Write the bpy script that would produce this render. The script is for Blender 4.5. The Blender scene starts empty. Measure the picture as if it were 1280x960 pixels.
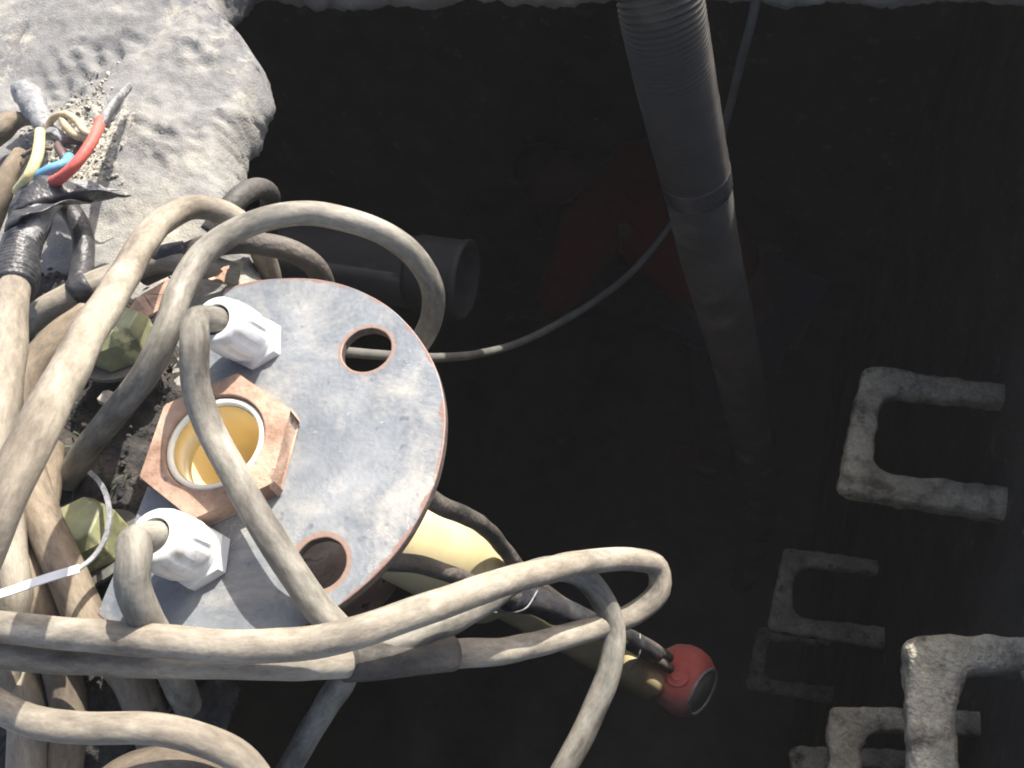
import bpy, bmesh, math, random
from mathutils import Vector, Matrix, noise
random.seed(7)
SC = bpy.context.scene; COL = SC.collection

# ---------------------------------------------------------------- camera model
F = 1065.0; CZ = 0.62
n = Vector((174, -608, -F)).normalized()
up = -n
X = (Vector((1, 0, 0)) - up * up.x).normalized(); Y = up.cross(X)
R = Matrix((X, Y, up))
R = Matrix.Rotation(math.radians(15.5), 3, 'Z') @ R      # yaw: tank walls along the axes
CAM = Vector((0, 0, CZ))
def ray(px, py): return R @ Vector((px - 640, 480 - py, -F))
def W(px, py, z):                                         # point at world height z
    d = ray(px, py); return CAM + d * ((z - CZ) / d.z)
def D(px, py, dep): return CAM + ray(px, py) * (dep / F)  # point at a distance
def PX(p):
    c = R.transposed() @ (Vector(p) - CAM); return 640 + F * c.x / -c.z, 480 - F * c.y / -c.z

# ---------------------------------------------------------------- materials
def new_mat(name):
    m = bpy.data.materials.new(name); m.use_nodes = True
    nt = m.node_tree; return m, nt, nt.nodes['Principled BSDF']
def ramp_noise(nt, scale, stops, detail=6, rough=.6, dist=0.0, vec=None):
    t = nt.nodes.new('ShaderNodeTexNoise'); t.inputs['Scale'].default_value = scale
    t.inputs['Detail'].default_value = detail; t.inputs['Roughness'].default_value = rough
    t.inputs['Distortion'].default_value = dist
    if vec: nt.links.new(vec, t.inputs['Vector'])
    r = nt.nodes.new('ShaderNodeValToRGB'); e = r.color_ramp.elements
    while len(e) < len(stops): e.new(.5)
    for k, (p, c) in enumerate(stops):
        e[k].position = p; e[k].color = (*c, 1) if len(c) == 3 else c
    nt.links.new(t.outputs['Fac'], r.inputs['Fac']); return t, r
def mix(nt, fac, a, b):
    m = nt.nodes.new('ShaderNodeMix'); m.data_type = 'RGBA'
    if isinstance(fac, float): m.inputs['Factor'].default_value = fac
    else: nt.links.new(fac, m.inputs['Factor'])
    for s, v in (('A', a), ('B', b)):
        i = [q for q in m.inputs if q.name == s and q.type == 'RGBA'][0]
        if isinstance(v, tuple): i.default_value = (*v, 1)
        else: nt.links.new(v, i)
    return [q for q in m.outputs if q.type == 'RGBA'][0]
def bump(nt, b, items):
    prev = None
    for scale, strength, dist in items:
        t = nt.nodes.new('ShaderNodeTexNoise'); t.inputs['Scale'].default_value = scale
        t.inputs['Detail'].default_value = 5; nt.links.new(coords(nt), t.inputs['Vector'])
        bp = nt.nodes.new('ShaderNodeBump'); bp.inputs['Strength'].default_value = strength
        bp.inputs['Distance'].default_value = dist
        nt.links.new(t.outputs['Fac'], bp.inputs['Height'])
        if prev: nt.links.new(prev.outputs['Normal'], bp.inputs['Normal'])
        prev = bp
    if prev: nt.links.new(prev.outputs['Normal'], b.inputs['Normal'])
def coords(nt):
    c = nt.nodes.new('ShaderNodeTexCoord'); return c.outputs['Object']
def along(nt):
    c = nt.nodes.new('ShaderNodeAttribute'); c.attribute_name = 'along'; return c.outputs['Vector']
def blotchy(name, stops, scale=30, rough=.75, bumps=((120, .3, .002),), over=None, oscale=90, orange=(.55, .62), spec=.4, metal=0, fine=0, lng=False):
    m, nt, b = new_mat(name); v = along(nt) if lng else coords(nt)
    _, r = ramp_noise(nt, scale, stops, vec=v); col = r.outputs['Color']
    if over:
        _, r2 = ramp_noise(nt, oscale, [(orange[0], (0, 0, 0)), (orange[1], (1, 1, 1))], vec=v, detail=8)
        col = mix(nt, r2.outputs['Color'], col, over)
    if fine:
        _, g = ramp_noise(nt, 210, [(.34, (1 - fine,) * 3), (.66, (1 + fine * .35,) * 3)], vec=v, detail=8, rough=.8)
        mm = nt.nodes.new('ShaderNodeMix'); mm.data_type = 'RGBA'; mm.blend_type = 'MULTIPLY'; mm.inputs['Factor'].default_value = 1
        ii = [q for q in mm.inputs if q.type == 'RGBA']
        nt.links.new(col, ii[0]); nt.links.new(g.outputs['Color'], ii[1]); col = [q for q in mm.outputs if q.type == 'RGBA'][0]
    nt.links.new(col, b.inputs['Base Color'])
    b.inputs['Roughness'].default_value = rough; b.inputs['Specular IOR Level'].default_value = spec
    b.inputs['Metallic'].default_value = metal
    bump(nt, b, bumps); return m

M = {}
def slab_mat():
    m, nt, b = new_mat('concrete'); v = coords(nt)
    _, a = ramp_noise(nt, 4.2, [(.36, (.135, .135, .138)), (.46, (.18, .180, .178)), (.55, (.23, .226, .212)), (.66, (.33, .31, .26))], vec=v, detail=10, rough=.62, dist=.5)
    _, g = ramp_noise(nt, 55, [(.35, (.78, .78, .79)), (.65, (1.12, 1.12, 1.10))], vec=v, detail=9, rough=.75)
    mm = nt.nodes.new('ShaderNodeMix'); mm.data_type = 'RGBA'; mm.blend_type = 'MULTIPLY'; mm.inputs['Factor'].default_value = 1
    ii = [q for q in mm.inputs if q.type == 'RGBA']; nt.links.new(a.outputs['Color'], ii[0]); nt.links.new(g.outputs['Color'], ii[1])
    col = [q for q in mm.outputs if q.type == 'RGBA'][0]
    _, pit = ramp_noise(nt, 130, [(.68, (0, 0, 0)), (.76, (.6, .6, .6))], vec=v, detail=4); col = mix(nt, pit.outputs['Color'], col, (.055, .055, .06))
    _, gr = ramp_noise(nt, 9, [(.56, (0, 0, 0)), (.66, (.8, .8, .8))], vec=v, detail=12, rough=.8); col = mix(nt, gr.outputs['Color'], col, (.40, .38, .31))
    pc = W(105, 190, 0); s1 = nt.nodes.new('ShaderNodeVectorMath'); s1.operation = 'DISTANCE'; nt.links.new(v, s1.inputs[0]); s1.inputs[1].default_value = (pc.x, pc.y, .01)
    nz, _ = ramp_noise(nt, 26, [(0, (0, 0, 0)), (1, (1, 1, 1))], vec=v, detail=9, rough=.7)
    ad = nt.nodes.new('ShaderNodeMath'); ad.operation = 'MULTIPLY_ADD'; nt.links.new(nz.outputs['Fac'], ad.inputs[0]); ad.inputs[1].default_value = -.16; nt.links.new(s1.outputs['Value'], ad.inputs[2])
    mr = nt.nodes.new('ShaderNodeMapRange'); nt.links.new(ad.outputs[0], mr.inputs['Value']); mr.inputs['From Min'].default_value = -.015; mr.inputs['From Max'].default_value = -.04
    _, gc = ramp_noise(nt, 240, [(.40, (.12, .11, .10)), (.52, (.36, .34, .28)), (.66, (.50, .48, .41))], vec=v, detail=4)
    col = mix(nt, mr.outputs['Result'], col, gc.outputs['Color'])
    nt.links.new(col, b.inputs['Base Color']); b.inputs['Roughness'].default_value = .93
    bump(nt, b, ((34, .25, .008), (120, .28, .004), (420, .6, .002))); return m
M['slab'] = slab_mat()
M['gravel'] = blotchy('pale_grit', [(.3, (.20, .19, .17)), (.6, (.42, .39, .32))], 90, .95, ((300, .5, .003),))
M['soil'] = blotchy('dark_soil', [(.35, (.018, .018, .020)), (.6, (.055, .05, .045)), (.8, (.13, .11, .09))], 45, .95,
                    ((90, .8, .01), (300, .7, .004)))
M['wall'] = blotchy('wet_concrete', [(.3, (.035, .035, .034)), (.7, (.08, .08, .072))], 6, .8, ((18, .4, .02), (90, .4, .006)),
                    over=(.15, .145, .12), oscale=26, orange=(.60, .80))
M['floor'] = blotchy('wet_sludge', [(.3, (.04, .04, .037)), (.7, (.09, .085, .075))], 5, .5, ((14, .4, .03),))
M['cable'] = blotchy('dusty_cable', [(.32, (.135, .115, .09)), (.47, (.25, .22, .175)), (.62, (.34, .31, .25)), (.75, (.42, .39, .325))], 30, .8,
                     ((60, .25, .003), (260, .35, .001)), over=(.085, .075, .06), oscale=26, orange=(.53, .72), fine=.34, lng=True)
M['cable_grey'] = blotchy('grey_cable', [(.32, (.075, .066, .056)), (.47, (.21, .20, .168)), (.62, (.31, .285, .24)), (.75, (.39, .36, .31))], 30, .68,
                     ((70, .25, .003), (260, .3, .001)), over=(.085, .077, .068), oscale=36, orange=(.50, .70), fine=.38, lng=True)
M['cable_tan'] = blotchy('tan_cable', [(.32, (.11, .087, .062)), (.55, (.22, .178, .13)), (.75, (.34, .285, .21))], 26, .85,
                     ((60, .3, .003), (260, .3, .001)), over=(.10, .08, .06), oscale=34, orange=(.55, .74), fine=.4, lng=True)
M['dark_cable'] = blotchy('dark_cable', [(.3, (.035, .034, .032)), (.7, (.09, .085, .078))], 30, .6, ((150, .5, .003),), lng=True)
M['dirt_cable'] = blotchy('dirty_black_cable', [(.35, (.035, .033, .03)), (.62, (.12, .105, .09)), (.8, (.28, .25, .21))], 34, .7, ((150, .6, .004),), lng=True)
M['black_tape'] = blotchy('black_tape', [(.3, (.020, .021, .025)), (.7, (.06, .06, .065))], 50, .38, ((160, .5, .003),))
M['grey_tape'] = blotchy('grey_tape', [(.3, (.13, .135, .145)), (.7, (.31, .315, .32))], 60, .45, ((160, .7, .004),), over=(.1, .1, .11), oscale=120)
M['red_wire'] = blotchy('red_wire', [(.3, (.50, .09, .07)), (.7, (.66, .14, .11))], 40, .6, ((200, .3, .001),), fine=.3)
M['blue_wire'] = blotchy('blue_wire', [(.3, (.08, .24, .40)), (.7, (.14, .34, .48))], 40, .6, ((200, .3, .001),), fine=.3)
M['yellow_wire'] = blotchy('yellow_wire', [(.3, (.50, .45, .20)), (.7, (.66, .60, .34))], 40, .6, ((200, .3, .001),), fine=.3)
M['cream_wire'] = blotchy('cream_wire', [(.3, (.38, .28, .17)), (.7, (.58, .46, .31))], 40, .65, ((200, .3, .001),), fine=.4)
M['brown_wire'] = blotchy('brown_wire', [(.3, (.07, .05, .06)), (.7, (.13, .09, .08))], 40, .5, ())
M['white_plastic'] = blotchy('white_plastic', [(.3, (.50, .50, .48)), (.5, (.66, .67, .67)), (.7, (.74, .75, .75))], 34, .5, ((200, .08, .001),), over=(.42, .39, .33), oscale=48, orange=(.56, .74))
M['cream_pipe'] = blotchy('cream_pvc', [(.35, (.56, .47, .25)), (.65, (.70, .61, .36))], 14, .38, ((80, .06, .001),), over=(.45, .36, .20), oscale=22, orange=(.60, .74))
M['pipe_in'] = blotchy('sunlit_bore_pvc', [(.35, (.96, .78, .42)), (.65, (.97, .83, .50))], 14, .5, ())  # bore coloured brighter than the pipe, for the sun glow inside
M['rim'] = blotchy('pale_pvc', [(.35, (.80, .76, .62)), (.65, (.86, .82, .70))], 14, .45, ())
M['rust'] = blotchy('rusty_iron', [(.3, (.19, .11, .075)), (.5, (.36, .24, .175)), (.72, (.50, .40, .31))], 30, .85,
                    ((90, .5, .004), (350, .5, .001)), over=(.10, .04, .025), oscale=60, orange=(.60, .70))
M['plate_edge'] = blotchy('dark_cut_edge', [(.3, (.05, .045, .045)), (.7, (.15, .115, .10))], 40, .8, ((120, .5, .003),), fine=.3)
M['green'] = blotchy('green_painted_metal', [(.3, (.12, .13, .07)), (.7, (.26, .27, .15))], 50, .35, ((120, .3, .002),), over=(.45, .43, .22), oscale=40)
M['washer'] = blotchy('dull_metal', [(.3, (.05, .05, .045)), (.7, (.13, .13, .115))], 60, .5, ((200, .3, .001),))
M['red_paint'] = blotchy('faded_red', [(.35, (.42, .07, .06)), (.52, (.50, .13, .115)), (.68, (.42, .30, .285))], 13, .75, ((120, .15, .002),))
M['grey_face'] = blotchy('grey_plastic', [(.3, (.13, .14, .13)), (.7, (.22, .23, .22))], 30, .5, ())
M['hose'] = blotchy('ribbed_hose', [(.3, (.017, .016, .015)), (.7, (.040, .036, .031))], 12, .6, ((150, .2, .001),), spec=.25, over=(.085, .073, .055), oscale=16, orange=(.56, .76))
M['hose_mud'] = blotchy('muddy_hose', [(.3, (.034, .034, .032)), (.7, (.070, .068, .062))], 10, .8, ((90, .2, .002),), over=(.115, .108, .092), oscale=14, orange=(.55, .76), spec=.25)
M['cord'] = blotchy('grey_cord', [(.3, (.07, .07, .065)), (.7, (.13, .127, .115))], 30, .8, ())
for nm, k in (('iron', 1.0), ('iron_shaded', .85)):  # second copy darker, standing in for light fading down the tank
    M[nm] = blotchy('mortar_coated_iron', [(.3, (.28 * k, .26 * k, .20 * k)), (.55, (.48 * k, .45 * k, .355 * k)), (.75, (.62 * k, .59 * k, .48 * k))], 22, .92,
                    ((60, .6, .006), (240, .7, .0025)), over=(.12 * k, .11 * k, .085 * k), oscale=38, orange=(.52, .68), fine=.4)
M['shirt'] = blotchy('red_cloth', [(.3, (.17, .015, .01)), (.7, (.26, .022, .014))], 10, .9, ((30, .4, .02),))
M['jeans'] = blotchy('blue_cloth', [(.3, (.02, .04, .10)), (.7, (.035, .07, .16))], 12, .9, ((30, .4, .02),))
M['skin'] = blotchy('skin', [(.3, (.14, .07, .045)), (.7, (.18, .095, .06))], 12, .6, ())
M['hair'] = blotchy('hair', [(.3, (.008, .007, .006)), (.7, (.02, .018, .016))], 60, .6, ((150, .6, .004),))
M['drum'] = blotchy('grey_drum', [(.3, (.020, .020, .023)), (.7, (.036, .036, .040))], 12, .75, (), over=(.035, .035, .035), oscale=30, spec=.2)
M['leaf'] = blotchy('weed', [(.3, (.035, .055, .03)), (.7, (.075, .095, .05))], 40, .7, ())

# the painted plate: blue-grey paint, dusty speckles, rust creeping from the rim and bolt holes
def plate_mat(R0, holes):
    m, nt, b = new_mat('worn_blue_grey_paint'); v = coords(nt)
    _, base = ramp_noise(nt, 16, [(.3, (.085, .100, .120)), (.5, (.155, .172, .190)), (.72, (.25, .262, .272))], vec=v, rough=.65)
    _, dm = ramp_noise(nt, 11, [(.48, (0, 0, 0)), (.72, (.7, .7, .7))], vec=v, detail=10, rough=.7, dist=.5)
    col = mix(nt, dm.outputs['Color'], base.outputs['Color'], (.46, .43, .37))
    _, sp = ramp_noise(nt, 170, [(.70, (0, 0, 0)), (.78, (.8, .8, .8))], vec=v, detail=3)
    col = mix(nt, sp.outputs['Color'], col, (.60, .60, .58))
    _, dk = ramp_noise(nt, 75, [(.62, (0, 0, 0)), (.74, (.8, .8, .8))], vec=v, detail=5)
    col = mix(nt, dk.outputs['Color'], col, (.045, .055, .075))
    _, l1 = ramp_noise(nt, 26, [(.490, (0, 0, 0)), (.497, (1, 1, 1)), (.503, (1, 1, 1)), (.510, (0, 0, 0))], vec=v, detail=5, dist=1.2)
    _, l2 = ramp_noise(nt, 9, [(.54, (0, 0, 0)), (.68, (.45, .45, .45))], vec=v, detail=2)
    ml = nt.nodes.new('ShaderNodeMath'); ml.operation = 'MULTIPLY'; nt.links.new(l1.outputs['Color'], ml.inputs[0]); nt.links.new(l2.outputs['Color'], ml.inputs[1])
    col = mix(nt, ml.outputs[0], col, (.62, .60, .55))
    nz, _ = ramp_noise(nt, 42, [(0, (0, 0, 0)), (1, (1, 1, 1))], vec=v, detail=6)
    def ring(cx, cy, r, w, inside):
        s = nt.nodes.new('ShaderNodeVectorMath'); s.operation = 'SUBTRACT'; nt.links.new(v, s.inputs[0]); s.inputs[1].default_value = (cx, cy, 0)
        k = nt.nodes.new('ShaderNodeVectorMath'); k.operation = 'MULTIPLY'; nt.links.new(s.outputs[0], k.inputs[0]); k.inputs[1].default_value = (1, 1, 0)
        l = nt.nodes.new('ShaderNodeVectorMath'); l.operation = 'LENGTH'; nt.links.new(k.outputs[0], l.inputs[0])
        a = nt.nodes.new('ShaderNodeMath'); a.operation = 'MULTIPLY_ADD'; nt.links.new(nz.outputs['Fac'], a.inputs[0])
        a.inputs[1].default_value = w * (5 if inside else -2.4); nt.links.new(l.outputs['Value'], a.inputs[2])
        mr = nt.nodes.new('ShaderNodeMapRange'); nt.links.new(a.outputs[0], mr.inputs['Value'])
        if inside: mr.inputs['From Min'].default_value = r + w * 2.45; mr.inputs['From Max'].default_value = r + w * 3.0
        else: mr.inputs['From Min'].default_value = r; mr.inputs['From Max'].default_value = r - w * .6
        return mr.outputs['Result']
    rm = nt.nodes.new('ShaderNodeMath'); rm.operation = 'MULTIPLY'; nt.links.new(ring(holes[2][0], holes[2][1], .030, .030, False), rm.inputs[0]); rm.inputs[1].default_value = .45
    col = mix(nt, rm.outputs[0], col, (.34, .31, .25))
    f = ring(0, 0, R0 - .003, .0042, True); col = mix(nt, f, col, (.20, .125, .10))
    for hx, hy in holes[:2]: col = mix(nt, ring(hx, hy, .0207, .0020, False), col, (.22, .15, .12))
    nt.links.new(col, b.inputs['Base Color']); b.inputs['Roughness'].default_value = .5
    bump(nt, b, ((60, .2, .002), (260, .35, .0012))); return m

# ---------------------------------------------------------------- object helpers
def link(name, me, mat, parent=None, smooth=True):
    o = bpy.data.objects.new(name, me); COL.objects.link(o)
    if mat: me.materials.append(M[mat] if isinstance(mat, str) else mat)
    if smooth:
        for p in me.polygons: p.use_smooth = True
    if parent: o.parent = parent; o.matrix_parent_inverse = parent.matrix_world.inverted()
    return o
def tag(o, label=None, cat=None, group=None, kind=None):
    if label: o['label'] = label
    if cat: o['category'] = cat
    if group: o['group'] = group
    if kind: o['kind'] = kind
    return o
def empty(name, loc):
    o = bpy.data.objects.new(name, None); COL.objects.link(o); o.location = loc; o.empty_display_size = .02
    o.matrix_world = Matrix.Translation(loc); return o
def spline(pts, step=.005):
    P = [Vector(p) for p in pts]; P = [P[0] * 2 - P[1]] + P + [P[-1] * 2 - P[-2]]
    out = []
    for i in range(1, len(P) - 2):
        a, b, c, d = P[i - 1:i + 3]
        t0 = 0; t1 = (b - a).length ** .5 + 1e-6; t2 = t1 + (c - b).length ** .5 + 1e-6; t3 = t2 + (d - c).length ** .5 + 1e-6
        k = max(2, int((c - b).length / step))
        for j in range(k):
            t = t1 + (t2 - t1) * j / k
            A1 = a * ((t1 - t) / (t1 - t0)) + b * ((t - t0) / (t1 - t0)); A2 = b * ((t2 - t) / (t2 - t1)) + c * ((t - t1) / (t2 - t1))
            A3 = c * ((t3 - t) / (t3 - t2)) + d * ((t - t2) / (t3 - t2))
            B1 = A1 * ((t2 - t) / (t2 - t0)) + A2 * ((t - t0) / (t2 - t0)); B2 = A2 * ((t3 - t) / (t3 - t1)) + A3 * ((t - t1) / (t3 - t1))
            out.append(B1 * ((t2 - t) / (t2 - t1)) + B2 * ((t - t1) / (t2 - t1)))
    out.append(P[-2].copy()); return out
def frames(c):
    T = [(c[min(i + 1, len(c) - 1)] - c[max(i - 1, 0)]).normalized() for i in range(len(c))]
    u = T[0].orthogonal().normalized(); out = []
    for t in T:
        u = (u - t * u.dot(t)).normalized(); out.append((t, u, t.cross(u)))
    return out
def tube(name, pts, r, mat, parent=None, seg=18, step=.005, rf=None, wob=.07, flat=1.0, raw=False):
    c = pts if raw else spline(pts, step)
    if not raw and not callable(r) and r > .006:
        c = [p + .0013 * noise.noise_vector(p * 22) for p in c]
    fr = frames(c); v = []; f = []; al = []; s = 0; L = len(c)
    tot = sum((c[i] - c[i - 1]).length for i in range(1, L)); k0 = random.random() * 50
    for i, (p, (t, u, w)) in enumerate(zip(c, fr)):
        if i: s += (p - c[i - 1]).length
        rr = r(s / tot) if callable(r) else r
        if rf: rr += rf(s)
        for j in range(seg):
            a = 2 * math.pi * j / seg
            q = 1 + wob * noise.noise(Vector((math.cos(a) * .8, math.sin(a) * .8, s * 28 + k0)))
            v.append(p + (u * math.cos(a) + w * math.sin(a) * flat) * rr * q); al += [s * .45 + k0, math.cos(a) * rr * 1.3, math.sin(a) * rr * 1.3]
    for i in range(L - 1):
        for j in range(seg):
            a = i * seg + j; b = i * seg + (j + 1) % seg; f.append((a, b, b + seg, a + seg))
    f.append(tuple(range(seg - 1, -1, -1))); f.append(tuple(range((L - 1) * seg, L * seg)))
    me = bpy.data.meshes.new(name); me.from_pydata([tuple(x) for x in v], [], f); me.update()
    at = me.attributes.new('along', 'FLOAT_VECTOR', 'POINT'); at.data.foreach_set('vector', al)
    return link(name, me, mat, parent)
def cab(name, pts, r, mat, label, cat='cable', group=None, **k):
    return tag(tube(name, [W(*p) for p in pts], r, mat, **k), label, cat, group)
def lathe(name, prof, base, axis, mat, parent=None, seg=40, mod=None, smooth=True, close=False):
    """prof: (radius, height) pairs; surface of revolution about axis at base"""
    ax = Vector(axis).normalized(); u = ax.orthogonal().normalized(); w = ax.cross(u); v = []; f = []
    for k, (r, h) in enumerate(prof):
        for j in range(seg):
            a = 2 * math.pi * j / seg; q = mod(a, k) if mod else 1
            v.append(tuple(Vector(base) + ax * h + (u * math.cos(a) + w * math.sin(a)) * r * q))
    n_ = len(prof)
    for i in range(n_ if close else n_ - 1):
        for j in range(seg):
            a = i * seg + j; b = i * seg + (j + 1) % seg; i2 = ((i + 1) % n_) * seg
            f.append((a, b, i2 + (j + 1) % seg, i2 + j))
    me = bpy.data.meshes.new(name); me.from_pydata(v, [], f)
    bm = bmesh.new(); bm.from_mesh(me); bmesh.ops.remove_doubles(bm, verts=bm.verts, dist=1e-6)
    bmesh.ops.recalc_face_normals(bm, faces=bm.faces); bm.to_mesh(me); bm.free()
    o = link(name, me, mat, parent, smooth)
    return o
def sharpen(o, ang=35):
    m = o.modifiers.new('e', 'EDGE_SPLIT'); m.split_angle = math.radians(ang)
def bevel(o, w, seg=2):
    m = o.modifiers.new('b', 'BEVEL'); m.width = w; m.segments = seg; m.limit_method = 'ANGLE'; m.angle_limit = math.radians(35)
def prism(name, poly, z0, z1, mat, parent=None, bev=0.0, holes=()):
    """flat outline with holes, extruded from z0 to z1"""
    cu = bpy.data.curves.new('c', 'CURVE'); cu.dimensions = '2D'; cu.fill_mode = 'BOTH'
    for pl in [poly] + list(holes):
        s = cu.splines.new('POLY'); s.points.add(len(pl) - 1)
        for i, p in enumerate(pl): s.points[i].co = (p[0], p[1], 0, 1)
        s.use_cyclic_u = True
    cu.extrude = (z1 - z0) / 2 - bev; cu.bevel_depth = bev; cu.bevel_resolution = 2; cu.offset = -bev
    o = bpy.data.objects.new('c', cu); COL.objects.link(o); bpy.context.view_layer.update()
    me = bpy.data.meshes.new_from_object(o.evaluated_get(bpy.context.evaluated_depsgraph_get()))
    bpy.data.objects.remove(o); me.transform(Matrix.Translation((0, 0, (z0 + z1) / 2))); me.materials.clear()
    o = link(name, me, mat, parent); sharpen(o, 30); return o
def circ(x, y, r, n_=96, a0=0, a1=2 * math.pi, wob=0):
    return [(x + r * (1 + wob * noise.noise(Vector((math.cos(a) * 4, math.sin(a) * 4, r * 90)))) * math.cos(a),
             y + r * (1 + wob * noise.noise(Vector((math.cos(a) * 4, math.sin(a) * 4, r * 90)))) * math.sin(a))
            for a in [a0 + (a1 - a0) * i / n_ for i in range(n_)]]
def fbm(p, s, o=4): return noise.fractal(Vector(p) * s, 1.0, 2.0, o)

# ---------------------------------------------------------------- the slab round the opening
hole_px = [(316, -18), (298, 8), (286, 28), (291, 52), (298, 66), (318, 78), (334, 98), (339, 124), (330, 150), (321, 172), (309, 192), (304, 215), (299, 240),
           (301, 265), (312, 300), (330, 350), (350, 420), (365, 500), (370, 570), (365, 640), (330, 710), (270, 770), (222, 830),
           (200, 880), (190, 950), (180, 1040), (165, 1200), (260, 1290), (600, 1330), (1000, 1330), (1330, 1260),
           (1298, 1100), (1292, 900), (1292, 700), (1296, 500), (1308, 250), (1304, 60), (1300, -8),  # unseen right edge, shaped inward to shade the step irons
           (1270, -14), (1180, -18), (1120, -12), (1050, -16), (985, -11), (900, -17), (820, -12), (742, -17), (700, -10), (640, -12), (600, -16), (560, -12),
           (525, -8), (492, -13), (470, -8), (440, -4), (415, -9), (395, -6), (370, -14), (350, -18), (330, -20)]
HW = [W(a, b, -.035) for a, b in hole_px]
cen = W(800, 520, -.035); cen.z = 0
loop = spline(HW + [HW[0]], .004)[:-1]
N = len(loop)
rows = [(4, -.105), (1.2, -.105), (.35, -.10), (.12, -.095), (.05, -.085), (.022, -.07), (.007, -.055), (.001, -.045), (0, -.035), (.001, -.026), (.004, -.018), (.009, -.010), (.015, -.004), (.022, -.001), (.03, 0)]
o_ = .03
while o_ < .62: o_ += .0065; rows.append((o_, 0))
while o_ < 6: o_ *= 1.35; rows.append((o_, 0))
v = []; f = []
crk0 = W(-30, 95, 0); crk1 = W(28, 32, 0)
lumps = [(W(222, 172, 0), .030, .012), (W(180, 150, 0), .018, .009), (W(250, 60, 0), .05, .007), (W(130, 60, 0), .06, -.014), (W(60, 110, 0), .05, -.010),
         (W(110, 160, 0), .03, .008), (W(290, 150, 0), .028, .010), (W(150, 20, 0), .035, .010), (W(198, 128, 0), .012, .006), (W(158, 75, 0), .02, .007)]
def slab_z(x, y):
    p = Vector((x, y, 0)); z = .011 * fbm(p, 5, 3) + .0022 * fbm(p + Vector((3, 1, 0)), 22) + .0016 * fbm(p, 80, 3) - .005 * max(0, fbm(p + Vector((5, 2, 0)), 13, 3) - .35)
    rg = abs(fbm(p + Vector((8, 8, 0)), 16)); z -= .0015 * max(0, .10 - rg) / .10
    for c, r, h in lumps:
        d = ((x - c.x) ** 2 + (y - c.y) ** 2) / (r * r)
        if d < 9: z += h * math.exp(-d) * (1 + .9 * fbm(p, 60, 3))
    e = crk1 - crk0; t = max(0, min(1, (p - crk0).dot(e) / e.length_squared)); d = (p - crk0 - e * t).length + .002 * noise.noise(p * 120)
    z -= .012 * math.exp(-(d / .0035) ** 2); return z
for (o, z) in rows:
    for i, p in enumerate(loop):
        dr = Vector((p.x - cen.x, p.y - cen.y, 0)).normalized()
        q = Vector((p.x, p.y, 0)) + dr * o
        k = 1 if o < .03 else max(0, 1 - (o - .03) * 20)
        lat = (.0055 * fbm((p.x, p.y, z * 1.5), 34, 4) + .0042 * (abs(fbm((p.x, p.y, z * 2), 60, 4)) - .3) + .003 * fbm((p.x, p.y, z), 130, 3)) * k
        q += dr * lat; zz = z + .006 * fbm((p.x, p.y, z), 45, 3) * (1 if z < -.003 else 0)
        if z > -.03: zz += slab_z(q.x, q.y) * min(1, (z + .03) / .03) * (1 if o < 2.5 else 0)
        v.append((q.x, q.y, zz))
for i in range(len(rows) - 1):
    for j in range(N):
        a = i * N + j; b = i * N + (j + 1) % N; f.append((a, a + N, b + N, b))
me = bpy.data.meshes.new('ground'); me.from_pydata(v, [], f); me.update()
bm = bmesh.new(); bm.from_mesh(me); bmesh.ops.recalc_face_normals(bm, faces=bm.faces); bm.to_mesh(me); bm.free()
tag(link('ground', me, 'slab'), 'rough grey concrete slab with a broken edge round the tank opening', kind='structure')

# tank below: walls, floor
pw = W(1250, 560, -.478); WX = pw.x + .004
ZF = -2.35; x0, x1, y0, y1 = WX - 2.7, WX, -1.6, 1.9
def sheet_grid(name, org, du, dv, nu, nv, nrm, amp, mat, label):
    v = []; f = []
    for i in range(nu + 1):
        for j in range(nv + 1):
            p = org + du * (i / nu) + dv * (j / nv); p += nrm * amp * fbm(p, 5, 4); v.append(tuple(p))
    for i in range(nu):
        for j in range(nv):
            a = i * (nv + 1) + j; f.append((a, a + 1, a + nv + 2, a + nv + 1))
    me = bpy.data.meshes.new(name); me.from_pydata(v, [], f); return tag(link(name, me, mat), label, kind='structure')
H = -.09 - ZF + .02
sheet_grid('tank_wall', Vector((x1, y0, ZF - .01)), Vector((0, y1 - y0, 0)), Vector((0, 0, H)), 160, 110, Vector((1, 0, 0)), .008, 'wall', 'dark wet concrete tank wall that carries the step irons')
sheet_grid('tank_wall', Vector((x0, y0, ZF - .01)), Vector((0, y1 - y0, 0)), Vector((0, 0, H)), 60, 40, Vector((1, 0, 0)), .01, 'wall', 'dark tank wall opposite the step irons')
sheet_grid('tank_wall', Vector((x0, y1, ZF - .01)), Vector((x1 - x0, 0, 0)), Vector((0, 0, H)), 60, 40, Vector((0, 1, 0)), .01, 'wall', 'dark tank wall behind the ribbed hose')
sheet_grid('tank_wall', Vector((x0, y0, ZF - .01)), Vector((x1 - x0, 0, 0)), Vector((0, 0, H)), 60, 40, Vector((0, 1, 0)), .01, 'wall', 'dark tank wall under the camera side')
sheet_grid('tank_floor', Vector((x0, y0, ZF)), Vector((x1 - x0, 0, 0)), Vector((0, y1 - y0, 0)), 100, 100, Vector((0, 0, 1)), .02, 'floor', 'dark wet floor of the tank')

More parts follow.
